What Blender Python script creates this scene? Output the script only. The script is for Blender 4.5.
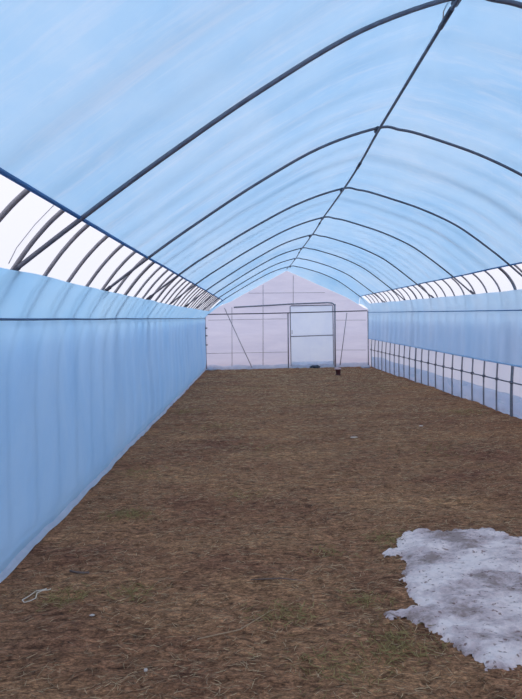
import bpy, bmesh, math, random
import numpy as np
from mathutils import Vector, Matrix, noise

for o in list(bpy.data.objects):
    bpy.data.objects.remove(o)
S = bpy.context.scene
COL = S.collection
random.seed(7)
rng = np.random.default_rng(7)

# ------------------------------------------------------------------ camera
FPX = 525.0
TH = 0.021
Yc = Vector((-7.0, 24.5, -FPX)).normalized()            # tunnel axis seen by the camera
Zc = Vector((-math.sin(TH), math.cos(TH), 0.0))
Zc = (Zc - Yc * Zc.dot(Yc)).normalized()
Xc = Yc.cross(Zc)
R = Matrix((Xc, Yc, Zc))
cd = bpy.data.cameras.new('camera')
cam = bpy.data.objects.new('camera', cd)
COL.objects.link(cam)
cam.matrix_world = Matrix.Translation((0, 0, 1.5)) @ R.to_4x4()
cd.sensor_fit = 'AUTO'
cd.sensor_width = 36.0
cd.lens = 36.0 * FPX / 699.0
cd.clip_start = 0.05
cd.clip_end = 300
S.camera = cam

# ------------------------------------------------------------------ world: even overcast sky
W = bpy.data.worlds.new('overcast_sky')
S.world = W
W.use_nodes = True
wn = W.node_tree.nodes
wl = W.node_tree.links
bg = wn['Background']
geo = wn.new('ShaderNodeTexCoord')
sep = wn.new('ShaderNodeSeparateXYZ')
wr = wn.new('ShaderNodeValToRGB')
wl.new(geo.outputs['Generated'], sep.inputs[0])
wl.new(sep.outputs['Z'], wr.inputs[0])
wr.color_ramp.elements[0].position = 0.0
wr.color_ramp.elements[0].color = (0.80, 0.82, 0.93, 1)
wr.color_ramp.elements[1].position = 0.55
wr.color_ramp.elements[1].color = (0.91, 0.90, 1.0, 1)
wl.new(wr.outputs[0], bg.inputs['Color'])
bg.inputs['Strength'].default_value = 1.2

S.view_settings.view_transform = 'Standard'
S.view_settings.look = 'None'
S.view_settings.exposure = 0.0
S.view_settings.gamma = 1.0
S.view_settings.use_curve_mapping = False


# ------------------------------------------------------------------ materials
def nodes(name):
    m = bpy.data.materials.new(name)
    m.use_nodes = True
    nt = m.node_tree
    nt.nodes.clear()
    out = nt.nodes.new('ShaderNodeOutputMaterial')
    return m, nt, nt.nodes, nt.links, out


def coords(nt, scale=(1, 1, 1)):
    tc = nt.nodes.new('ShaderNodeTexCoord')
    mp = nt.nodes.new('ShaderNodeMapping')
    mp.inputs['Scale'].default_value = scale
    nt.links.new(tc.outputs['Object'], mp.inputs['Vector'])
    return mp.outputs['Vector']


def film(name, col, col2=None, clear=0.1, clear_col=None, diffuse=0.15, gloss=0.05, rough=0.25,
         scale=(1, 1, 1), nscale=1.5, bump=0.3, bscale=(3, 3, 3), var=(0.3, 0.7), streak=None):
    """thin plastic film: light passes scattered (translucent) and partly straight (transparent)"""
    m, nt, N, L, out = nodes(name)
    v = coords(nt, scale)
    nz = N.new('ShaderNodeTexNoise')
    nz.inputs['Scale'].default_value = nscale
    nz.inputs['Detail'].default_value = 6
    nz.inputs['Roughness'].default_value = 0.6
    nz.inputs['Distortion'].default_value = 0.4
    L.new(v, nz.inputs['Vector'])
    rp = N.new('ShaderNodeValToRGB')
    rp.color_ramp.elements[0].position = var[0]
    rp.color_ramp.elements[1].position = var[1]
    rp.color_ramp.elements[0].color = (*col, 1)
    rp.color_ramp.elements[1].color = (*(col2 or col), 1)
    L.new(nz.outputs['Fac'], rp.inputs[0])
    colour = rp.outputs[0]
    if streak:                # pale runs of dried condensation down the slope of the film
        vs = coords(nt, (0.9, 5.5, 0.9))
        sn_ = N.new('ShaderNodeTexNoise')
        sn_.inputs['Scale'].default_value = 1.5
        sn_.inputs['Detail'].default_value = 7
        sn_.inputs['Roughness'].default_value = 0.7
        sn_.inputs['Distortion'].default_value = 0.5
        L.new(vs, sn_.inputs['Vector'])
        sr = N.new('ShaderNodeMapRange')
        sr.inputs['From Min'].default_value = 0.50
        sr.inputs['From Max'].default_value = 0.78
        sr.inputs['To Max'].default_value = 0.5
        L.new(sn_.outputs['Fac'], sr.inputs['Value'])
        mx = N.new('ShaderNodeMix')
        mx.data_type = 'RGBA'
        mx.inputs[7].default_value = (*streak, 1)
        L.new(sr.outputs[0], mx.inputs[0])
        L.new(colour, mx.inputs[6])
        colour = mx.outputs[2]
    v2 = coords(nt, bscale)
    bn = N.new('ShaderNodeTexNoise')
    bn.inputs['Scale'].default_value = 1.0
    bn.inputs['Detail'].default_value = 5
    L.new(v2, bn.inputs['Vector'])
    bp = N.new('ShaderNodeBump')
    bp.inputs['Strength'].default_value = bump
    bp.inputs['Distance'].default_value = 0.05
    L.new(bn.outputs['Fac'], bp.inputs['Height'])
    tr = N.new('ShaderNodeBsdfTranslucent')
    df = N.new('ShaderNodeBsdfDiffuse')
    for b in (tr, df):
        L.new(colour, b.inputs['Color'])
        L.new(bp.outputs[0], b.inputs['Normal'])
    m1 = N.new('ShaderNodeMixShader')
    m1.inputs[0].default_value = diffuse
    L.new(tr.outputs[0], m1.inputs[1])
    L.new(df.outputs[0], m1.inputs[2])
    tp = N.new('ShaderNodeBsdfTransparent')
    tp.inputs['Color'].default_value = (*(clear_col or col), 1)
    m2 = N.new('ShaderNodeMixShader')
    m2.inputs[0].default_value = clear
    L.new(m1.outputs[0], m2.inputs[1])
    L.new(tp.outputs[0], m2.inputs[2])
    gl = N.new('ShaderNodeBsdfGlossy')
    gl.inputs['Roughness'].default_value = rough
    gl.inputs['Color'].default_value = (0.9, 0.95, 1, 1)
    L.new(bp.outputs[0], gl.inputs['Normal'])
    m3 = N.new('ShaderNodeMixShader')
    m3.inputs[0].default_value = gloss
    L.new(m2.outputs[0], m3.inputs[1])
    L.new(gl.outputs[0], m3.inputs[2])
    L.new(m3.outputs[0], out.inputs[0])
    return m


def solid(name, c1, c2=None, rough=0.7, metal=0.0, nscale=8.0, bump=0.0, attr=None, spec=0.5):
    m, nt, N, L, out = nodes(name)
    v = coords(nt)
    p = N.new('ShaderNodeBsdfPrincipled')
    p.inputs['Roughness'].default_value = rough
    p.inputs['Metallic'].default_value = metal
    p.inputs['Specular IOR Level'].default_value = spec
    nz = N.new('ShaderNodeTexNoise')
    nz.inputs['Scale'].default_value = nscale
    nz.inputs['Detail'].default_value = 5
    L.new(v, nz.inputs['Vector'])
    rp = N.new('ShaderNodeValToRGB')
    rp.color_ramp.elements[0].position = 0.3
    rp.color_ramp.elements[1].position = 0.7
    rp.color_ramp.elements[0].color = (*c1, 1)
    rp.color_ramp.elements[1].color = (*(c2 or c1), 1)
    if attr:
        a = N.new('ShaderNodeAttribute')
        a.attribute_name = attr
        rp.color_ramp.elements[0].position = 0.0
        rp.color_ramp.elements[1].position = 1.0
        L.new(a.outputs['Fac'], rp.inputs[0])
    else:
        L.new(nz.outputs['Fac'], rp.inputs[0])
    L.new(rp.outputs[0], p.inputs['Base Color'])
    if bump:
        bp = N.new('ShaderNodeBump')
        bp.inputs['Strength'].default_value = bump
        bp.inputs['Distance'].default_value = 0.01
        L.new(nz.outputs['Fac'], bp.inputs['Height'])
        L.new(bp.outputs[0], p.inputs['Normal'])
    L.new(p.outputs[0], out.inputs[0])
    return m


M_ROOF = film('blue_roof_film', (0.37, 0.66, 0.93), (0.55, 0.78, 0.97), clear=0.02, diffuse=0.06, streak=(0.80, 0.88, 0.99), gloss=0.04, rough=0.3,
              scale=(0.8, 0.35, 0.8), nscale=1.3, bump=0.25, bscale=(1.6, 3.5, 1.6))
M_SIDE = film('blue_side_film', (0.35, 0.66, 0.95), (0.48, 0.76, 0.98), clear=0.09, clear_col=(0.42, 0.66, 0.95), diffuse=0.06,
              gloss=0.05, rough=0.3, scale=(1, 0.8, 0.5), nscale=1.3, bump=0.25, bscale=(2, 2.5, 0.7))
M_SIDER = film('blue_curtain_film_lightened', (0.46, 0.72, 0.96), (0.60, 0.80, 0.98), clear=0.10, clear_col=(0.5, 0.72, 0.95),
               diffuse=0.06, gloss=0.05, rough=0.3, scale=(1, 0.8, 0.5), nscale=1.3, bump=0.25, bscale=(2, 2.5, 0.7))  # side film coloured lighter, standing in for light missing behind the right wall
M_OUT = film('clear_outer_film', (0.95, 0.95, 0.97), diffuse=0.05, clear=0.78, clear_col=(0.97, 0.97, 0.99), gloss=0.02, bump=0.1)
M_OUTSIDE = film('milky_outer_side_film', (0.68, 0.72, 0.86), (0.78, 0.79, 0.90), clear=0.10, diffuse=0.08, clear_col=(0.9, 0.9, 0.95),
                 gloss=0.03, bump=0.2)
M_END = film('milky_end_film', (0.70, 0.69, 0.84), (0.82, 0.80, 0.93), clear=0.06, diffuse=0.08, clear_col=(0.93, 0.9, 0.97),
             gloss=0.04, scale=(0.5, 1, 2.5), nscale=1.6, bump=0.3, bscale=(1.5, 1, 9))
M_DOORF = film('door_film', (0.66, 0.75, 0.93), (0.76, 0.84, 0.97), clear=0.08, diffuse=0.08, clear_col=(0.8, 0.88, 1.0),
               gloss=0.05, bump=0.3, bscale=(3, 3, 3))
M_SKIRT = film('pale_skirt_film', (0.50, 0.66, 0.84), (0.72, 0.80, 0.90), clear=0.08, gloss=0.08, rough=0.2,
               nscale=4, bump=0.8, bscale=(6, 4, 9))
M_WHITEF = film('crumpled_white_film', (0.74, 0.78, 0.88), (0.9, 0.9, 0.95), clear=0.03, diffuse=0.5, gloss=0.08,
                rough=0.2, nscale=6, bump=0.8, bscale=(10, 10, 10))
M_HEM = film('dark_blue_film_hem', (0.09, 0.24, 0.48), (0.14, 0.34, 0.62), clear=0.0, diffuse=0.6, gloss=0.05, bump=0.2)
M_HEML = film('pale_blue_film_hem', (0.45, 0.68, 0.88), (0.55, 0.78, 0.95), clear=0.0, diffuse=0.5, gloss=0.08, bump=0.2)
M_PIPE = solid('galvanised_steel', (0.24, 0.24, 0.27), (0.34, 0.34, 0.37), rough=0.45, metal=0.35, nscale=14)
M_PIPED = solid('shaded_steel', (0.12, 0.13, 0.17), (0.19, 0.20, 0.24), rough=0.5, metal=0.35, nscale=14)  # shade and blue surroundings of the inner pipes painted into the steel colour
M_CLAMP = solid('dark_steel_clamp', (0.06, 0.065, 0.09), (0.1, 0.1, 0.13), rough=0.5, metal=0.4)
M_STRAW = solid('dry_straw', (0.18, 0.085, 0.05), (0.80, 0.54, 0.30), rough=0.9, attr='tone', spec=0.2)
M_GRASS = solid('green_grass', (0.20, 0.13, 0.045), (0.44, 0.31, 0.12), rough=0.9, attr='tone', spec=0.2)
M_CORD = solid('bleached_twine', (0.80, 0.62, 0.46), (0.88, 0.72, 0.56), rough=0.9)
M_STRAWP = solid('brown_stalk', (0.46, 0.27, 0.15), (0.55, 0.35, 0.2), rough=0.9)
M_TWIG = solid('dark_twig', (0.14, 0.09, 0.075), (0.24, 0.17, 0.14), rough=0.9)
M_CHIP = solid('pale_scrap', (0.62, 0.46, 0.36), (0.78, 0.62, 0.52), rough=0.8)
M_POT = solid('dark_red_plastic', (0.05, 0.008, 0.01), (0.08, 0.012, 0.014), rough=0.5)
M_POTTOP = solid('pale_pink_plastic', (0.65, 0.42, 0.42), (0.75, 0.55, 0.54), rough=0.6)
M_SACK = solid('dark_wet_sack', (0.02, 0.035, 0.05), (0.06, 0.08, 0.11), rough=0.7, bump=0.5)
M_OUTG = solid('winter_field', (0.30, 0.28, 0.27), (0.45, 0.44, 0.46), rough=1.0, nscale=0.4)


def soil_material():
    m, nt, N, L, out = nodes('brown_soil')
    p = N.new('ShaderNodeBsdfPrincipled')
    p.inputs['Roughness'].default_value = 0.95
    p.inputs['Specular IOR Level'].default_value = 0.15
    v = coords(nt, (0.6, 1.2, 1))
    n1 = N.new('ShaderNodeTexNoise')
    n1.inputs['Scale'].default_value = 1.1
    n1.inputs['Detail'].default_value = 8
    n1.inputs['Roughness'].default_value = 0.65
    L.new(v, n1.inputs['Vector'])
    r1 = N.new('ShaderNodeValToRGB')
    e = r1.color_ramp.elements
    e[0].position = 0.32
    e[0].color = (0.27, 0.115, 0.07, 1)
    e[1].position = 0.68
    e[1].color = (0.52, 0.27, 0.14, 1)
    L.new(n1.outputs['Fac'], r1.inputs[0])
    v2 = coords(nt, (13, 30, 20))
    n2 = N.new('ShaderNodeTexNoise')
    n2.inputs['Scale'].default_value = 1.0
    n2.inputs['Detail'].default_value = 6
    n2.inputs['Roughness'].default_value = 0.7
    n2.inputs['Distortion'].default_value = 0.8
    L.new(v2, n2.inputs['Vector'])
    r2 = N.new('ShaderNodeValToRGB')  # clump shadows painted into the soil colour, dark where the bump dips
    f = r2.color_ramp.elements
    f[0].position = 0.34
    f[0].color = (0.30, 0.28, 0.27, 1)
    f[1].position = 0.66
    f[1].color = (1.4, 1.36, 1.3, 1)
    L.new(n2.outputs['Fac'], r2.inputs[0])
    mx = N.new('ShaderNodeMix')
    mx.data_type = 'RGBA'
    mx.blend_type = 'MULTIPLY'
    mx.inputs[0].default_value = 1.0
    L.new(r1.outputs[0], mx.inputs[6])
    L.new(r2.outputs[0], mx.inputs[7])
    L.new(mx.outputs[2], p.inputs['Base Color'])
    v3 = coords(nt, (55, 120, 60))       # crumbs and stalk ends
    n3 = N.new('ShaderNodeTexNoise')
    n3.inputs['Scale'].default_value = 1.0
    n3.inputs['Detail'].default_value = 4
    n3.inputs['Roughness'].default_value = 0.75
    L.new(v3, n3.inputs['Vector'])
    r3 = N.new('ShaderNodeValToRGB')
    h = r3.color_ramp.elements
    h[0].position = 0.38
    h[0].color = (0.5, 0.48, 0.46, 1)
    h[1].position = 0.64
    h[1].color = (1.5, 1.45, 1.35, 1)
    L.new(n3.outputs['Fac'], r3.inputs[0])
    mx3 = N.new('ShaderNodeMix')
    mx3.data_type = 'RGBA'
    mx3.blend_type = 'MULTIPLY'
    mx3.inputs[0].default_value = 1.0
    L.new(mx.outputs[2], mx3.inputs[6])
    L.new(r3.outputs[0], mx3.inputs[7])
    L.new(mx3.outputs[2], p.inputs['Base Color'])
    bp = N.new('ShaderNodeBump')
    bp.inputs['Strength'].default_value = 0.9
    bp.inputs['Distance'].default_value = 0.02
    L.new(n2.outputs['Fac'], bp.inputs['Height'])
    L.new(bp.outputs[0], p.inputs['Normal'])
    L.new(p.outputs[0], out.inputs[0])
    return m


def snow_material():
    m, nt, N, L, out = nodes('dirty_melting_snow')
    p = N.new('ShaderNodeBsdfPrincipled')
    p.inputs['Roughness'].default_value = 0.6
    v = coords(nt, (1, 1.6, 1))
    n1 = N.new('ShaderNodeTexNoise')
    n1.inputs['Scale'].default_value = 2.6
    n1.inputs['Detail'].default_value = 10
    n1.inputs['Roughness'].default_value = 0.72
    L.new(v, n1.inputs['Vector'])
    r1 = N.new('ShaderNodeValToRGB')
    e = r1.color_ramp.elements
    e[0].position = 0.40
    e[0].color = (0.36, 0.23, 0.19, 1)
    e[1].position = 0.58
    e[1].color = (0.99, 0.75, 0.66, 1)
    k = e.new(0.475)
    k.color = (0.66, 0.46, 0.42, 1)
    L.new(n1.outputs['Fac'], r1.inputs[0])
    n2 = N.new('ShaderNodeTexNoise')
    n2.inputs['Scale'].default_value = 34
    n2.inputs['Detail'].default_value = 5
    L.new(v, n2.inputs['Vector'])
    r2 = N.new('ShaderNodeValToRGB')
    f = r2.color_ramp.elements
    f[0].position = 0.32
    f[0].color = (0.42, 0.30, 0.26, 1)
    f[1].position = 0.40
    f[1].color = (1, 1, 1, 1)
    L.new(n2.outputs['Fac'], r2.inputs[0])
    mx = N.new('ShaderNodeMix')
    mx.data_type = 'RGBA'
    mx.blend_type = 'MULTIPLY'
    mx.inputs[0].default_value = 1.0
    L.new(r1.outputs[0], mx.inputs[6])
    L.new(r2.outputs[0], mx.inputs[7])
    L.new(mx.outputs[2], p.inputs['Base Color'])
    bp = N.new('ShaderNodeBump')
    bp.inputs['Strength'].default_value = 0.8
    bp.inputs['Distance'].default_value = 0.012
    L.new(n2.outputs['Fac'], bp.inputs['Height'])
    L.new(bp.outputs[0], p.inputs['Normal'])
    L.new(p.outputs[0], out.inputs[0])
    return m


M_SOIL = soil_material()
M_SNOW = snow_material()


# ------------------------------------------------------------------ mesh helpers
class MB:
    def __init__(self):
        self.v = []
        self.f = []

    def add(self, v, f):
        b = len(self.v)
        self.v += [tuple(p) for p in v]
        self.f += [tuple(i + b for i in q) for q in f]
        return self

    def tube(self, pts, r, n=8, caps=True, close=False):
        pts = [Vector(p) for p in pts]
        vs, fs = [], []
        up = None
        m = len(pts)
        for i, p in enumerate(pts):
            a = pts[i - 1] if i else (pts[-1] if close else p)
            b = pts[(i + 1) % m] if (i < m - 1 or close) else p
            t = (b - a).normalized()
            if up is None:
                ref = Vector((0, 1, 0)) if abs(t.y) < 0.9 else Vector((1, 0, 0))
                up = (ref - t * ref.dot(t)).normalized()
            else:
                up = (up - t * up.dot(t)).normalized()
            s = t.cross(up)
            rr = r[i] if isinstance(r, (list, tuple)) else r
            for k in range(n):
                ang = 2 * math.pi * k / n
                vs.append(p + (up * math.cos(ang) + s * math.sin(ang)) * rr)
        for i in range(m if close else m - 1):
            j = (i + 1) % m
            for k in range(n):
                k2 = (k + 1) % n
                fs.append((i * n + k, i * n + k2, j * n + k2, j * n + k))
        if caps and not close:
            fs.append(tuple(range(n))[::-1])
            fs.append(tuple((m - 1) * n + k for k in range(n)))
        return self.add(vs, fs)

    def box(self, c, s):
        cx, cy, cz = c
        a, b, d = s[0] / 2, s[1] / 2, s[2] / 2
        v = [(cx + x * a, cy + y * b, cz + z * d) for z in (-1, 1) for y in (-1, 1) for x in (-1, 1)]
        f = [(0, 2, 3, 1), (4, 5, 7, 6), (0, 1, 5, 4), (2, 6, 7, 3), (0, 4, 6, 2), (1, 3, 7, 5)]
        return self.add(v, f)

    def lathe(self, prof, c, n=20):
        vs, fs = [], []
        for (r, z) in prof:
            for k in range(n):
                a = 2 * math.pi * k / n
                vs.append((c[0] + r * math.cos(a), c[1] + r * math.sin(a), c[2] + z))
        for i in range(len(prof) - 1):
            for k in range(n):
                k2 = (k + 1) % n
                fs.append((i * n + k, i * n + k2, (i + 1) * n + k2, (i + 1) * n + k))
        fs.append(tuple(range(n))[::-1])
        fs.append(tuple((len(prof) - 1) * n + k for k in range(n)))
        return self.add(vs, fs)

    def build(self, name, mat, parent=None, smooth=True):
        me = bpy.data.meshes.new(name)
        me.from_pydata(self.v, [], self.f)
        me.materials.append(mat)
        if smooth:
            me.polygons.foreach_set('use_smooth', [True] * len(me.polygons))
        me.update()
        o = bpy.data.objects.new(name, me)
        COL.objects.link(o)
        if parent is not None:
            o.parent = parent
            o.matrix_parent_inverse = parent.matrix_basis.inverted()
        return o


def empty(name, loc):
    o = bpy.data.objects.new(name, None)
    o.empty_display_size = 0.1
    COL.objects.link(o)
    o.location = loc
    return o


def tag(o, label, cat, group=None, kind=None):
    if label:
        o['label'] = label
    if cat:
        o['category'] = cat
    if group:
        o['group'] = group
    if kind:
        o['kind'] = kind
    return o


def struct(o):
    o['kind'] = 'structure'
    return o


def grid(us, vs, fn, keep=None):
    nv = len(vs)
    V = [fn(u, v) for u in us for v in vs]
    F = []
    for i in range(len(us) - 1):
        for j in range(nv - 1):
            if keep and not keep((us[i] + us[i + 1]) / 2, (vs[j] + vs[j + 1]) / 2):
                continue
            F.append((i * nv + j, (i + 1) * nv + j, (i + 1) * nv + j + 1, i * nv + j + 1))
    mb = MB()
    mb.add(V, F)
    return mb


def spline(pts, per=8):
    """centripetal-ish smooth curve through 2D points"""
    out = []
    n = len(pts)
    for i in range(n - 1):
        p0, p1, p2, p3 = (Vector(pts[max(i - 1, 0)]), Vector(pts[i]), Vector(pts[i + 1]), Vector(pts[min(i + 2, n - 1)]))
        for k in range(per):
            t = k / per
            q = 0.5 * ((2 * p1) + (p2 - p0) * t + (2 * p0 - 5 * p1 + 4 * p2 - p3) * t * t
                       + (3 * p1 - p0 - 3 * p2 + p3) * t ** 3)
            out.append((q.x, q.y))
    out.append(tuple(pts[-1]))
    return out


def lin(a, b, n):
    return [a + (b - a) * i / (n - 1) for i in range(n)]


def nz(x, y, z=0.0):
    return noise.noise(Vector((x, y, z)))


# ------------------------------------------------------------------ layout
Y0, Y1 = -3.0, 17.3          # tunnel from behind the camera to the far gable
RISE = 0.013


def rise(y):                 # the side rails climb a little towards the far end
    return RISE * max(0.0, min(y, Y1) - 3.05)


def lift(z, y):              # full rise at the sides, none at the ridge, none at the ground
    if z >= 1.5:
        w = min(1.0, max(0.0, (3.36 - z) / 1.2))
    else:
        w = max(0.0, z / 1.5)
    return z + rise(y) * w + ridge_dz(z, y)


RD = [(-3, -0.01), (3.09, -0.01), (5.05, -0.03), (7.05, -0.085), (9.05, -0.06), (11.05, -0.02), (13, 0.0), (18, 0.0)]


def ridge_dz(z, y):          # the ridge sags a little between the near and the far end
    for (a, p), (b, q) in zip(RD, RD[1:]):
        if a <= y <= b:
            d = p + (q - p) * (y - a) / (b - a)
            return d * min(1.0, max(0.0, (z - 2.3) / 0.9))
    return 0.0


def gz(x, y):
    g = 0.003 * max(0, y) + 0.018 * max(0.0, x - 1.5) * (1 if y < 11 else max(0, 1 - (y - 11) / 5))
    g += 0.018 * nz(x * 0.9, y * 0.9, 3.1) + 0.016 * nz(x * 2.6, y * 5.2, 1.7)
    g += 0.010 * nz(x * 7.0, y * 17.0, 5.0) + 0.006 * nz(x * 19, y * 30, 9.0)
    return g


ARCH = [(-1.48, 1.775), (-1.394, 1.84), (-0.987, 2.137), (-0.469, 2.50), (0.063, 2.85), (0.652, 3.185), (1.21, 3.37),
        (1.42, 3.35), (1.64, 3.295), (2.155, 3.105), (2.63, 2.86), (2.95, 2.625), (3.44, 2.19), (3.78, 1.89), (3.86, 1.81)]
ARCHS = spline(ARCH, 6)
HOOP = [(-1.70, -0.15), (-1.68, 0.9), (-1.65, 1.30), (-1.53, 1.65), (-1.387, 1.86), (-1.236, 2.05), (-1.05, 2.22), (-0.55, 2.60),
        (0.0, 2.97), (0.6, 3.30), (1.20, 3.52), (1.75, 3.42), (2.25, 3.20), (2.75, 2.90), (3.2, 2.58), (3.60, 2.24),
        (3.78, 2.06), (3.88, 1.86), (3.895, 1.6), (3.86, 1.1), (3.82, 0.5), (3.82, -0.10)]
HOOPS = spline(HOOP, 5)

# ------------------------------------------------------------------ ground
xs = lin(-1.75, 4.0, 190)
ys = list(np.arange(-3.2, 1.4, 0.12))
y = 1.4
while y < 17.7:
    ys.append(y)
    y += 0.018 + 0.0052 * max(0, y - 2)
floor = struct(grid(xs, ys, lambda x, y: (x, y, gz(x, y))).build('floor', M_SOIL))

og = struct(grid(lin(-60, 60, 25), lin(-40, 90, 27),
                 lambda x, y: (x, y, -0.14 + 0.1 * nz(x * .1, y * .1))).build('ground', M_OUTG))


# ------------------------------------------------------------------ films
def profile_film(name, prof, mat, ya, yb, step=0.25, off=0.0, amp=0.006, end=None):
    P = [Vector(p) for p in prof]
    nr = []
    for i in range(len(P)):
        a, b = P[max(0, i - 1)], P[min(len(P) - 1, i + 1)]
        t = (b - a).normalized()
        nr.append(Vector((-t.y, t.x)))
    ny = int((yb - ya) / step) + 1
    us = lin(ya, yb, ny)

    def fn(y, j):
        j = int(j)
        p = P[j] + nr[j] * (off + amp * nz(j * 0.25, y * 1.1, 2.2) + amp * 0.6 * nz(j * 0.9, y * 3.1, 7))
        if j == 0 or j == len(P) - 1:
            p = p + Vector((0.0, 0.010 * nz(y * 0.8, 4.0)))
        return (p.x, y, lift(p.y, y))
    mb = grid(us, list(range(len(P))), fn)
    if end:
        pass
    return mb.build(name, mat)


def sub(prof, xa, xb):
    pts = []
    for i in range(len(prof) - 1):
        a, b = prof[i], prof[i + 1]
        for c in (xa, xb):
            if (a[0] - c) * (b[0] - c) < 0:
                t = (c - a[0]) / (b[0] - a[0])
                pts.append((c, a[1] + t * (b[1] - a[1])))
        if xa <= b[0] <= xb:
            pts.append(b)
    return pts


roof_prof = sub(ARCHS, -1.0, 3.46)
GABLE = [(-1.58, 1.79), (-0.73, 2.10), (1.108, 3.235), (3.1, 2.14), (3.69, 1.77)]


def gable_z(x):
    for a, b in zip(GABLE, GABLE[1:]):
        if a[0] <= x <= b[0]:
            return a[1] + (b[1] - a[1]) * (x - a[0]) / (b[0] - a[0])
    return GABLE[0][1] if x < 0 else GABLE[-1][1]


def roof():
    P = roof_prof
    us = lin(Y0, 17.05, 190) + [17.12, 17.2, 17.3]

    def fn(y, j):
        p = P[int(j)]
        bay = ((y - 3.05) / 2.0) % 1.0
        edge = min(1.0, 4 * min(j, len(P) - 1 - j) / len(P))
        sag = 0.012 * math.sin(math.pi * bay) * edge
        z = p[1] + 0.018 - sag + 0.010 * nz(p[0] * 1.2, y * 1.6, 2) + 0.004 * nz(p[0] * 4, y * 5, 2)
        z = lift(z, y)
        if y > 17.05:
            t = (y - 17.05) / 0.25
            z = z * (1 - t) + (lift(gable_z(p[0]), 17.3) + 0.005) * t
        return (p[0], y, z)
    return grid(us, list(range(len(P))), fn).build('ceiling', M_ROOF)


struct(roof())

LEFT = [(-1.325, 1.79), (-1.36, 1.745), (-1.41, 1.68), (-1.465, 1.61), (-1.49, 1.56), (-1.475, 1.50), (-1.485, 1.30), (-1.49, 1.05),
        (-1.48, 0.80), (-1.47, 0.55), (-1.47, 0.35), (-1.49, 0.18), (-1.52, 0.05), (-1.53, -0.04)]
RIGHT = [(3.70, 1.855), (3.72, 1.80), (3.745, 1.73), (3.765, 1.66), (3.77, 1.59), (3.755, 1.52), (3.76, 1.30), (3.76, 1.05),
         (3.755, 0.81)]


def side(name, prof, sgn):
    prof = spline(prof, 3)
    us = lin(Y0, 17.28, 340)

    def fn(y, j):
        x, z = prof[int(j)]
        pleat = 0.008 * math.sin((y - 3.08) / 0.467 * 2 * math.pi) * (1 if 0.2 < z < 1.45 else 0.3)
        wob = 0.018 * nz(y * 0.7, z * 0.9, 3 + sgn) + 0.008 * nz(y * 2.3, z * 1.5, 8 + sgn)
        zz = lift(z, y)
        if sgn > 0:
            zz += 0.008 * max(0, y - 7.4)
        else:
            zz += 0.05 * max(0, 1 - max(0, y - 3) / 6) * min(1, max(0, (z - 1.58) / 0.15))
            x -= 0.03 + 0.006 * max(0, y - 3)
        if j < 8 and y > 16.7:          # tied up to the roof film at the gable
            t = min(1.0, (y - 16.7) / 0.12) * (1 - j / 8)
            xe = 3.47 if sgn > 0 else -1.01
            ze = lift(2.16, y) + 0.01
            if y > 17.05:
                k = (y - 17.05) / 0.25
                ze = ze * (1 - k) + (lift(gable_z(xe), 17.3) + 0.01) * k
            x += t * (xe - x)
            zz += t * (ze - zz)
        if z < 0.1 and sgn < 0:
            zz = gz(x, y) + z + 0.01
        if j == 0:
            zz += 0.012 * nz(y * 1.3, 5.0)
        return (x - sgn * (wob + pleat), y, zz)
    mb = grid(us, list(range(len(prof))), fn)
    if sgn > 0:
        mb.f = [f[::-1] for f in mb.f]
    return struct(mb.build(name, M_SIDE if sgn < 0 else M_SIDER))


side('wall_left', LEFT, -1)
side('wall_right', RIGHT, 1)

hi = [p for p in HOOPS]
iL = max(i for i, p in enumerate(hi) if p[0] < 0 and p[1] < 1.5)
iR = min(i for i, p in enumerate(hi) if p[0] > 3 and p[1] < 1.5 and i > 40)
struct(profile_film('wall_outer_roof', hi[iL:iR + 1], M_OUT, Y0, 17.36, 0.25, 0.022, 0.004))
struct(profile_film('wall_outer_left', hi[:iL + 1], M_OUTSIDE, Y0, 17.36, 0.25, 0.022, 0.006))
struct(profile_film('wall_outer_right', hi[iR:], M_OUTSIDE, Y0, 17.36, 0.25, 0.022, 0.006))

DX0, DX1, DZ0, DZ1 = 1.195, 2.60, 0.07, 2.105


def end_wall(name, y, mat, door):
    xs = sorted(set([round(v, 4) for v in lin(-1.70, 3.82, 60)] + ([DX0, DX1] if door else [])))
    ts = lin(0, 1, 40)

    def top(x):
        if door:
            return lift(gable_z(x), 17.3) if -1.58 < x < 3.69 else lift(gable_z(x), 17.3)
        b = [p[1] for p in HOOPS if abs(p[0] - x) < 0.12]
        return max(b) if b else 1.6

    def zz(x, t):
        zt = top(x)
        if not door:
            return gz(x, y) - 0.05 + t * (zt + 0.05)
        if t <= 0.7:
            return DZ1 * t / 0.7 if zt > DZ1 else zt * t / 0.7 * 0.9
        k = (t - 0.7) / 0.3
        base = DZ1 if zt > DZ1 else zt * 0.9
        return base + (zt - base) * k

    def fn(x, t):
        z = zz(x, t)
        return (x, y + 0.012 * nz(x * 1.2, z * 3.0, 1) + 0.006 * nz(x * 3, z * 9, 4), z)

    def keep(x, t):
        return not (door and DX0 < x < DX1 and t < 0.7)
    return struct(grid(xs, ts, fn, keep).build(name, mat))


end_wall('wall_end', 17.3, M_END, True)
end_wall('wall_back', Y0, M_END, False)

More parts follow.
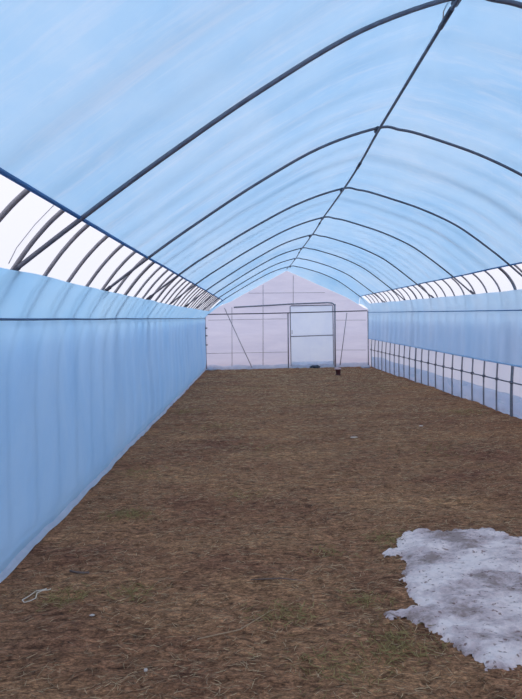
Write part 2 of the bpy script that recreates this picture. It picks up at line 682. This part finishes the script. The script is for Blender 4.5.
# door: film in a pipe frame, sliding on a rail above
door = empty('door_1', (1.93, 17.26, 0.06))
struct(door)
grid(lin(DX0 - .01, DX1 + .01, 24), lin(DZ0 - 0.05, DZ1 + .01, 34),
     lambda x, z: (x, 17.275 + 0.010 * nz(x * 2, z * 2.5, 6) + 0.006 * nz(x * 6, z * 6, 6), z)).build('door_film', M_DOORF, door)
fr = MB()
fr.tube([(DX0, 17.25, DZ0), (DX0, 17.25, DZ1 - .04), (DX0 + .04, 17.25, DZ1), (DX1 - .04, 17.25, DZ1), (DX1, 17.25, DZ1 - .04),
         (DX1, 17.25, DZ0)], 0.016, 8, close=True)
fr.build('door_frame', M_PIPE, door)
MB().tube([(DX0, 17.25, 1.095), (DX1, 17.25, 1.115)], 0.016, 8).build('door_bar', M_PIPE, door)
MB().tube([(DX0 + .05, 17.235, 1.3), (DX0 + .05, 17.21, 1.28), (DX0 + .05, 17.21, 1.2), (DX0 + .05, 17.235, 1.18)], 0.008, 6).build(
    'door_handle', M_CLAMP, door)
grid(lin(DX0 + .02, DX1 - .02, 40), lin(0, 1, 8),
     lambda x, t: (x, 17.25 - 0.05 * math.sin(t * math.pi) - 0.02 * nz(x * 5, t * 3, 1), 0.06 + 0.20 * t + 0.05 * nz(x * 4, t * 2, 3) * t)).build(
    'door_skirt', M_WHITEF, door)

# far gable frame
ef = empty('gable_frame', (1.0, 17.2, 0.05))
tag(ef, 'grey steel pipe frame bracing the white far end wall around the door', 'frame')
MB().tube([(-1.60, 17.15, 1.876), (0.37, 17.15, 1.868), (2.2, 17.15, 1.878), (3.70, 17.15, 1.89)], 0.017).build('crossbar', M_CLAMP, ef)
MB().tube([(1.118, 17.17, 1.87), (1.10, 17.17, 0.02)], 0.020).build('door_post', M_PIPE, ef)
MB().tube([(2.655, 17.17, 2.13), (2.64, 17.17, 0.02)], 0.026).build('door_post', M_PIPE, ef)
MB().tube([(-0.647, 17.2, 2.09), (0.4, 17.2, 2.125), (1.2, 17.2, 2.158), (2.42, 17.2, 2.18), (2.56, 17.2, 2.165), (2.655, 17.2, 2.10)],
          0.024).build('door_rail', M_PIPE, ef)
for a, b, r in [((0.324, 2.80), (0.269, 0.1), .010), ((-0.712, 2.10), (-0.753, 0.1), .009), ((1.32, 3.09), (1.299, 2.13), .009)]:
    MB().tube([(a[0], 17.27, a[1]), (b[0], 17.27, b[1])], r, 6).build('stud', M_PIPE, ef)
MB().tube([(-0.956, 17.22, 2.08), (-0.5, 17.22, 1.02), (-0.094, 17.22, 0.10)], .013, 6).build('diagonal_brace', M_PIPE, ef)
MB().tube([(3.056, 17.22, 1.84), (2.808, 17.22, 0.12)], .013, 6).build('diagonal_brace', M_PIPE, ef)
for a, b in [((-0.15, 2.545), (2.35, 2.515)), ((-1.58, 0.594), (1.10, 0.587)), ((2.69, 0.62), (3.68, 0.60)),
             ((-1.5, 1.69), (1.10, 1.68)), ((2.69, 1.605), (3.69, 1.587))]:
    MB().tube([(a[0], 17.28, a[1]), (b[0], 17.28, b[1])], .007, 6).build('girt', M_PIPE, ef)
for z in (1.43, 1.18, 0.88):
    MB().box((-1.56, 17.16, z), (0.07, 0.05, 0.035)).build('clip', M_CLAMP, ef, smooth=False)
MB().tube([(-1.59, 17.2, 0.0), (-1.59, 17.2, 1.9)], .017).build('corner_post', M_PIPE, ef)
MB().tube([(3.74, 17.2, 0.0), (3.74, 17.2, 1.9)], .017).build('corner_post', M_PIPE, ef)

# skirt of crumpled white plastic along the foot of the far wall
sk = grid(lin(-1.60, 3.78, 160), lin(0, 1, 9),
          lambda x, t: (x, 17.28 - 0.16 * t + 0.03 * nz(x * 3, t * 2, 1),
                        gz(x, 17.2) + 0.012 + (1 - t) ** 1.5 * (0.12 + 0.05 * nz(x * 2.5, 3)) + 0.012 * nz(x * 9, t * 4, 2)))
struct(sk.build('baseboard_end', M_WHITEF))


# ------------------------------------------------------------------ film edges
def edge(name, x, z, r, mat, ya=Y0, yb=17.25, step=0.2, wob=0.006, extra=0.0):
    pts = []
    n = int((yb - ya) / step) + 1
    for y in lin(ya, yb, n):
        pts.append((x + wob * nz(y * 0.7, 1.0, z), y, lift(z, y) + extra * max(0, y - 7.4) + wob * nz(y * 0.8, 4.0, x)))
    return struct(MB().tube(pts, r, 8).build(name, mat))


edge('trim_1', -1.0, roof_prof[0][1] + 0.010, 0.012, M_HEM)
edge('trim_2', 3.46, roof_prof[-1][1] + 0.010, 0.011, M_HEM)
edge('trim_3', 3.752, 0.805, 0.013, M_HEML, extra=0.008)
# pale strip of film lying along the foot of the left wall
st = grid(lin(Y0, 17.2, 240), lin(0, 1, 5),
          lambda y, t: (-1.545 - 0.006 * max(0, y - 3) + 0.035 * t + 0.012 * nz(y * 2, 7), y,
                        gz(-1.48, y) + 0.035 - 0.03 * t + 0.012 * nz(y * 5, t * 2) + 0.01))
struct(st.build('baseboard_left', M_WHITEF))

# pale skirt outside the posts on the right
sk = grid(lin(Y0, 17.25, 420), lin(0, 1, 12),
          lambda y, t: (3.842 + 0.012 * nz(y * 3, t * 3, 2) - 0.012 * (t > .95), y, -0.04 + 0.02 * (1 - t) +
                        t * (0.40 + 0.05 * nz(y * .8, 2.0) + 0.02 * nz(y * 3.5, 1.0) + rise(y) * .3)))
struct(sk.build('baseboard_right', M_SKIRT))

# ------------------------------------------------------------------ outer hoops
ORD = ['first', 'second', 'third', 'fourth', 'fifth', 'sixth']
NEAR = ['nearest', 'second', 'third', 'fourth', 'fifth', 'sixth', 'seventh', 'farthest']
SP = 0.467
DOUBLE = {11: 'right', 12: 'left'}
hoop_y = [3.09 + SP * k for k in range(-2, 31)]


def hoop_mesh(y):
    pts = [(x - 0.0065 * max(0, y - 3) * (x < 0) * min(1, max(0, (2.1 - z) / 0.4)), y, lift(z, y)) for x, z in HOOPS]
    return MB().tube(pts, 0.0142, 8)


arch_y = [3.09] + [3.05 + 2 * k for k in range(1, 8)]
count = {}
for k, y in zip(range(-2, 31), hoop_y):
    dx = 0.0
    o = hoop_mesh(y).build('outer_hoop', M_PIPE)
    bay = sum(1 for a in arch_y if a < y - 0.03)
    i = count.get(bay, 0)
    count[bay] = i + 1
    if bay == 0:
        rev = ['second', 'first', 'zeroth'][i]
        lab = ('grey steel outer hoop that forks from the same foot as the nearest roof arch' if i == 2 else
               'grey steel outer hoop, %s one nearer the camera than the nearest roof arch' % rev)
    else:
        lab = 'thin grey outer hoop, %s one behind the %s roof arch' % (ORD[i], NEAR[bay - 1])
    tag(o, lab, 'hoop', 'outer hoops behind the blue film')
for y, lab in ((7.725, 'extra hoop pressed against the second outer hoop behind the third roof arch'),
               (5.86, 'extra hoop pressed against the second outer hoop behind the second roof arch'),
               (12.395, 'extra hoop pressed against the third outer hoop behind the fifth roof arch')):
    o = hoop_mesh(y).build('outer_hoop', M_PIPE)
    tag(o, lab, 'hoop', 'outer hoops behind the blue film')

# ------------------------------------------------------------------ inner roof arches
for k, y in enumerate(arch_y):
    e = empty('roof_arch', (1.21, y, 1.8))
    tag(e, 'dark steel roof arch under the blue film, %s one from the camera' % NEAR[k] if k not in (0, 7) else
        ('dark steel roof arch under the blue film, nearest the camera' if k == 0 else
         'dark steel roof arch farthest from the camera, beside the white end wall'), 'arch', 'inner roof arches')
    MB().tube([(x, y, lift(z, y)) for x, z in ARCHS], 0.0135 if k else 0.0145, 8).build('arch_pipe', M_PIPED, e)
    MB().tube([(1.205, y - 0.035, 3.352 + ridge_dz(3.35, y)), (1.205, y + 0.035, 3.352 + ridge_dz(3.35, y))], 0.024, 10).build('ridge_clamp', M_CLAMP, e)
    for (x, z, x2, z2) in ((-1.42, 1.82, -1.36, 1.865), (3.80, 1.885, 3.74, 1.94)):
        MB().tube([(x, y, lift(z, y)), (x2, y, lift(z2, y))], 0.0175, 8).build('foot_clamp', M_CLAMP, e)

# ridge pipe with sleeves
rp = empty('ridge_pipe', (1.2, 7, 3.33))
tag(rp, 'long dark steel ridge pipe running down the middle of the roof', 'pipe')
pts = []
for y in lin(Y0, 17.25, 60):
    pts.append((1.205 + 0.012 * math.sin(y * 1.3) + (-0.09 * max(0, (y - 14.5) / 2.8)), y,
                3.335 - 0.012 * math.sin(math.pi * (((y - 3.05) / 2) % 1)) - 0.02 * max(0, (y - 15) / 2.3) + ridge_dz(3.33, y)))
MB().tube(pts, 0.0125, 8).build('pipe', M_PIPED, rp)
for y in (3.2, 6.0, 9.4, 13.6):
    q = min(pts, key=lambda p: abs(p[1] - y))
    q2 = pts[pts.index(q) + 1]
    d = Vector(q2) - Vector(q)
    MB().tube([Vector(q) - d * .1, Vector(q) + d * 0.45], 0.0165, 10).build('sleeve', M_CLAMP, rp)
MB().tube([(1.17, 3.0, 3.40), (1.175, 3.1, 3.385), (1.185, 3.25, 3.37), (1.20, 3.3, 3.355)], 0.004, 6).build('tie_wire', M_CHIP, rp)


# ------------------------------------------------------------------ side rails
def rail(x, z, r, name, lab, cat, mat, ya=Y0, amp=0.004, clips=True, group=None):
    e = empty(name, (x, 7, z))
    tag(e, lab, cat, group)
    MB().tube([(x + amp * nz(y * 1.1, 2) - (0.012 + 0.006 * max(0, y - 3)) * (x < 0), y, lift(z, y) + 0.008 * max(0, y - 7.4) * (z > 1.5 and x > 0) + amp * nz(y * 0.9, 6)) for y in lin(ya, 17.2, 90)], r, 8).build(
        'bar', mat, e)
    return e


M_RAIL = solid('blue_grey_rail', (0.05, 0.12, 0.24), (0.10, 0.2, 0.36), rough=0.5, metal=0.2, nscale=3)
rail(-1.478, 1.562, 0.008, 'film_rail', 'dark thin rail holding the blue film along the left wall', 'rail', M_RAIL)
rail(3.745, 1.575, 0.008, 'film_rail', 'faint blue rail holding the film along the right wall', 'rail', M_HEM)
pr = rail(3.795, 0.55, 0.011, 'side_pipe', 'grey horizontal pipe crossing the posts low on the right wall', 'pipe', M_PIPED)
for k in range(-3, 31):
    y = 3.05 + SP * k
    MB().box((3.806, y, lift(0.55, y)), (0.04, 0.03, 0.04)).build('cross_clamp', M_CLAMP, pr, smooth=False)

# thin loose wire beside the nearest hoop on the left
w = MB().tube([(-1.40, 3.05, 1.88), (-1.35, 3.05, 1.97), (-1.24, 3.05, 2.10), (-1.10, 3.05, 2.235), (-0.98, 3.05, 2.33)], 0.0025, 6).build('thin_wire', M_PIPE)
tag(w, 'thin curved wire beside the nearest forked hoop on the left', 'wire')

# ------------------------------------------------------------------ snow patch
POLY = [(0.822, 3.463), (0.946, 3.506), (1.002, 3.63), (1.063, 3.764), (1.247, 3.782), (1.34, 3.732), (1.455, 3.743),
        (1.649, 3.732), (1.74, 3.645), (1.80, 3.56), (1.95, 3.46), (2.08, 3.2), (2.0, 2.9), (1.85, 2.6), (1.65, 2.36), (1.42, 2.29), (1.294, 2.273), (1.108, 2.232),
        (1.027, 2.205), (1.002, 2.235), (0.942, 2.331), (0.912, 2.376), (0.874, 2.423), (0.88, 2.52), (0.804, 2.562),
        (0.734, 2.632), (0.668, 2.62), (0.621, 2.617), (0.644, 2.677), (0.684, 2.71), (0.718, 2.689), (0.852, 2.757),
        (0.845, 2.868), (0.853, 3.042), (0.95, 3.276), (0.933, 3.388), (0.834, 3.393)]
PA = np.array(POLY) * 0.968
PB = np.roll(PA, -1, axis=0)


def sdist(x, y):
    p = np.array([x, y])
    d = PB - PA
    t = np.clip(((p - PA) * d).sum(1) / (d * d).sum(1), 0, 1)
    dist = np.sqrt((((PA + d * t[:, None]) - p) ** 2).sum(1)).min()
    c = ((PA[:, 1] > y) != (PB[:, 1] > y)) & (x < (PB[:, 0] - PA[:, 0]) * (y - PA[:, 1]) / (PB[:, 1] - PA[:, 1] + 1e-12) + PA[:, 0])
    return dist if c.sum() % 2 else -dist


def snow():
    xs = np.arange(0.58, 2.14, 0.0115)
    ys = np.arange(2.14, 3.84, 0.0125)
    H = {}
    for i, x in enumerate(xs):
        for j, y in enumerate(ys):
            s = sdist(x, y) + 0.040 * nz(x * 11, y * 24, 1) + 0.032 * nz(x * 30, y * 52, 2) - 0.006
            h = 0.026 * (1 - math.exp(-max(s, 0) / 0.03)) if s > 0 else s * 0.6
            if s > 0:
                h += min(1, s / 0.05) * (0.016 * nz(x * 5, y * 9, 3) + 0.010 * nz(x * 16, y * 30, 4) + 0.004 * nz(x * 50, y * 60, 5))
            H[i, j] = (s, h)
    mb = MB()
    idx = {}
    for i in range(len(xs) - 1):
        for j in range(len(ys) - 1):
            q = [(i, j), (i + 1, j), (i + 1, j + 1), (i, j + 1)]
            if max(H[c][0] for c in q) < 0 or sum(H[c][0] > -0.012 for c in q) < 3:
                continue
            f = []
            for c in q:
                if c not in idx:
                    idx[c] = len(mb.v)
                    x, y = xs[c[0]], ys[c[1]]
                    mb.v.append((x, y, gz(x, y) + max(H[c][1], -0.012) + 0.004))
                f.append(idx[c])
            mb.f.append(tuple(f))
    return mb.build('snow_patch', M_SNOW)


sn = snow()
tag(sn, 'ragged patch of dirty melting snow on the brown soil at the right', 'snow')


# ------------------------------------------------------------------ straw and grass (uncountable)
def blades(name, mat, items):
    """items: x, y, length, angle, width, bow, lift, tone"""
    V, F, T = [], [], []
    for (x, y, l, a, w, bow, up, tone) in items:
        ca, sa = math.cos(a), math.sin(a)
        b = len(V)
        for s, ww in ((-0.5, 0.5), (0.0, 1.0), (0.5, 0.25)):
            cx = x + ca * l * s - sa * bow * l * (1 - 4 * s * s)
            cy = y + sa * l * s + ca * bow * l * (1 - 4 * s * s)
            g = gz(cx, cy) + 0.003 + up * l * (s + 0.5) + 0.12 * l * (1 - 4 * s * s) * abs(bow)
            for k in (-1, 0, 1):
                V.append((cx - sa * w * ww * k, cy + ca * w * ww * k, g + (w * 0.9 if k == 0 else 0)))
                T.append(tone)
        for r in range(2):
            o = b + 3 * r
            F += [(o, o + 1, o + 4, o + 3), (o + 1, o + 2, o + 5, o + 4)]
    mb = MB()
    mb.v, mb.f = V, F
    o = mb.build(name, mat)
    at = o.data.attributes.new('tone', 'FLOAT', 'POINT')
    at.data.foreach_set('value', T)
    return o


it = []
while len(it) < 44000:
    # more straw near the camera where single stalks can be seen
    y = 1.6 + 15.5 * random.random() ** 1.75
    x = random.uniform(-1.45, 3.7)
    dens = 0.5 + 0.9 * nz(x * 1.3, y * 2.6, 11)
    if random.random() > dens + 0.15:
        continue
    if 0.5 < x < 2.15 and 2.1 < y < 3.9 and sdist(x, y) > -0.01 and random.random() > 0.04:
        continue
    far = 1 + 0.12 * max(0, y - 3)
    l = random.uniform(0.015, 0.055) * far
    a = random.gauss(0, 0.55) if random.random() < 0.6 else random.uniform(0, math.pi)
    it.append((x, y, l, a, random.uniform(0.0008, 0.0016) * far, random.uniform(-.15, .15), random.uniform(0, .12),
               random.random() ** 1.8))
tag(blades('straw_litter', M_STRAW, it), 'short dry straw scattered all over the brown soil', 'straw', kind='stuff')

gr = []
MOSS = [(-1.04, 4.1, .16, 260), (0.12, 2.62, .14, 200), (0.57, 2.74, .12, 130), (0.62, 2.33, .17, 320), (-0.72, 2.89, .12, 130),
        (-1.09, 2.85, .14, 170), (-0.15, 4.5, .18, 90), (0.48, 3.33, .12, 80), (0.9, 3.55, .14, 160), (0.35, 2.2, .2, 200),
        (1.0, 9.8, .5, 160), (-0.6, 7.6, .4, 150), (2.0, 5.9, .35, 120), (0.1, 6.2, .3, 120), (-1.2, 5.3, .25, 140), (2.6, 11.5, .7, 150),
        (3.3, 8.2, .3, 200), (-.2, 12, .7, 150), (-1.2, 9, .3, 120)]
for (mx, my, r, n) in MOSS:
    for _ in range(int(n * .7)):
        x, y = random.gauss(mx, r * .6), random.gauss(my, r * .45)
        if not -1.45 < x < 3.7:
            continue
        gr.append((x, y, random.uniform(.015, .045) * (1 + .08 * my), random.uniform(0, 6.28), random.uniform(.0012, .0022) * (1 + .08 * my),
                   random.uniform(-.2, .2), random.uniform(.1, .6), random.random()))
tag(blades('grass_tufts', M_GRASS, gr), 'small mossy green grass tufts growing in the soil', 'grass', kind='stuff')


# ------------------------------------------------------------------ small things on the ground
def on_ground(pts, r, h=0.004):
    return [(x, y, gz(x, y) + r + h) for x, y in pts]


c = MB().tube(on_ground([(-1.215, 2.945), (-1.235, 2.928), (-1.262, 2.912), (-1.285, 2.872), (-1.301, 2.825), (-1.278, 2.80),
                         (-1.252, 2.808), (-1.236, 2.845), (-1.246, 2.89), (-1.228, 2.915), (-1.198, 2.93), (-1.190, 2.945)], 0.003, .012), 0.003, 6).build('twine_loop', M_CORD)
tag(c, 'pale loop of twine on the soil near the left wall', 'twine')
c = MB().tube(on_ground([(-1.16, 3.17), (-1.12, 3.15), (-1.07, 3.14), (-1.03, 3.12)], 0.005), 0.006, 6).build('dead_twig', M_TWIG)
tag(c, 'dark dead twig on the soil beyond the twine loop', 'twig')
for pp, lab in (([(-0.30, 2.42), (-0.1, 2.50), (0.02, 2.62), (0.06, 2.66)], 'long thin dry stalk lying aslant in the middle foreground'),
                ([(-0.05, 2.98), (0.12, 2.99), (0.27, 2.96)], 'thin dry stalk lying level in the middle of the soil')):
    c = MB().tube(on_ground(pp, 0.003, .006), [0.0028] * (len(pp) - 1) + [0.001], 6).build('dry_stalk', M_STRAWP if 'aslant' in lab else M_TWIG)
    tag(c, lab, 'stalk', 'longer dry stalks')


def chip(x, y, sx, sy, sz, seed, name, lab, mat=M_CHIP, cat='scrap'):
    bm = bmesh.new()
    bmesh.ops.create_icosphere(bm, subdivisions=2, radius=1)
    for v in bm.verts:
        k = 1 + 0.35 * nz(v.co.x * 1.3 + seed, v.co.y * 1.3, v.co.z * 1.3)
        v.co = Vector((v.co.x * sx * k, v.co.y * sy * k, v.co.z * sz * k))
    me = bpy.data.meshes.new(name)
    bm.to_mesh(me)
    bm.free()
    me.materials.append(mat)
    o = bpy.data.objects.new(name, me)
    COL.objects.link(o)
    o.location = (x, y, gz(x, y) + sz * 0.8)
    tag(o, lab, cat)
    return o


chip(1.252, 6.667, 0.05, 0.022, 0.008, 1, 'plastic_scrap', 'small flat white scrap on the soil, mid tunnel')
chip(-0.867, 2.656, 0.014, 0.008, 0.004, 2, 'straw_chip', 'tiny pale chip on the soil, between twine loop and pebble')
chip(-0.5, 2.214, 0.009, 0.009, 0.006, 3, 'pebble', 'small pale pebble in the near foreground', cat='pebble')
chip(2.305, 7.255, 0.03, 0.02, 0.008, 4, 'plastic_scrap', 'small pale scrap on the soil towards the right wall')
chip(1.958, 17.08, 0.17, 0.09, 0.06, 5, 'wet_sack', 'dark crumpled sack lying at the foot of the far door', M_SACK, 'sack')
chip(-1.38, 16.95, 0.17, 0.14, 0.05, 6, 'plastic_heap', 'crumpled white plastic heap in the far left corner', M_WHITEF, 'plastic heap')
chip(3.58, 16.9, 0.14, 0.13, 0.05, 8, 'plastic_heap', 'crumpled white plastic heap in the far right corner', M_WHITEF, 'plastic heap')

pz = gz(2.33, 14.64)
pot = empty('plastic_pot', (2.33, 14.64, pz))
tag(pot, 'small dark red pot with pale pink top standing near the far door', 'pot')
MB().lathe([(0.085, 0), (0.10, 0.006), (0.065, 0.02), (0.062, 0.03), (0.076, 0.15), (0.080, 0.16), (0.080, 0.162)], (2.33, 14.64, pz), 20).build('pot_body', M_POT, pot)
MB().lathe([(0.075, 0.162), (0.09, 0.165), (0.092, 0.18), (0.08, 0.205), (0.04, 0.215), (0.012, 0.216)], (2.318, 14.64, pz), 20).build('pot_top', M_POTTOP, pot)
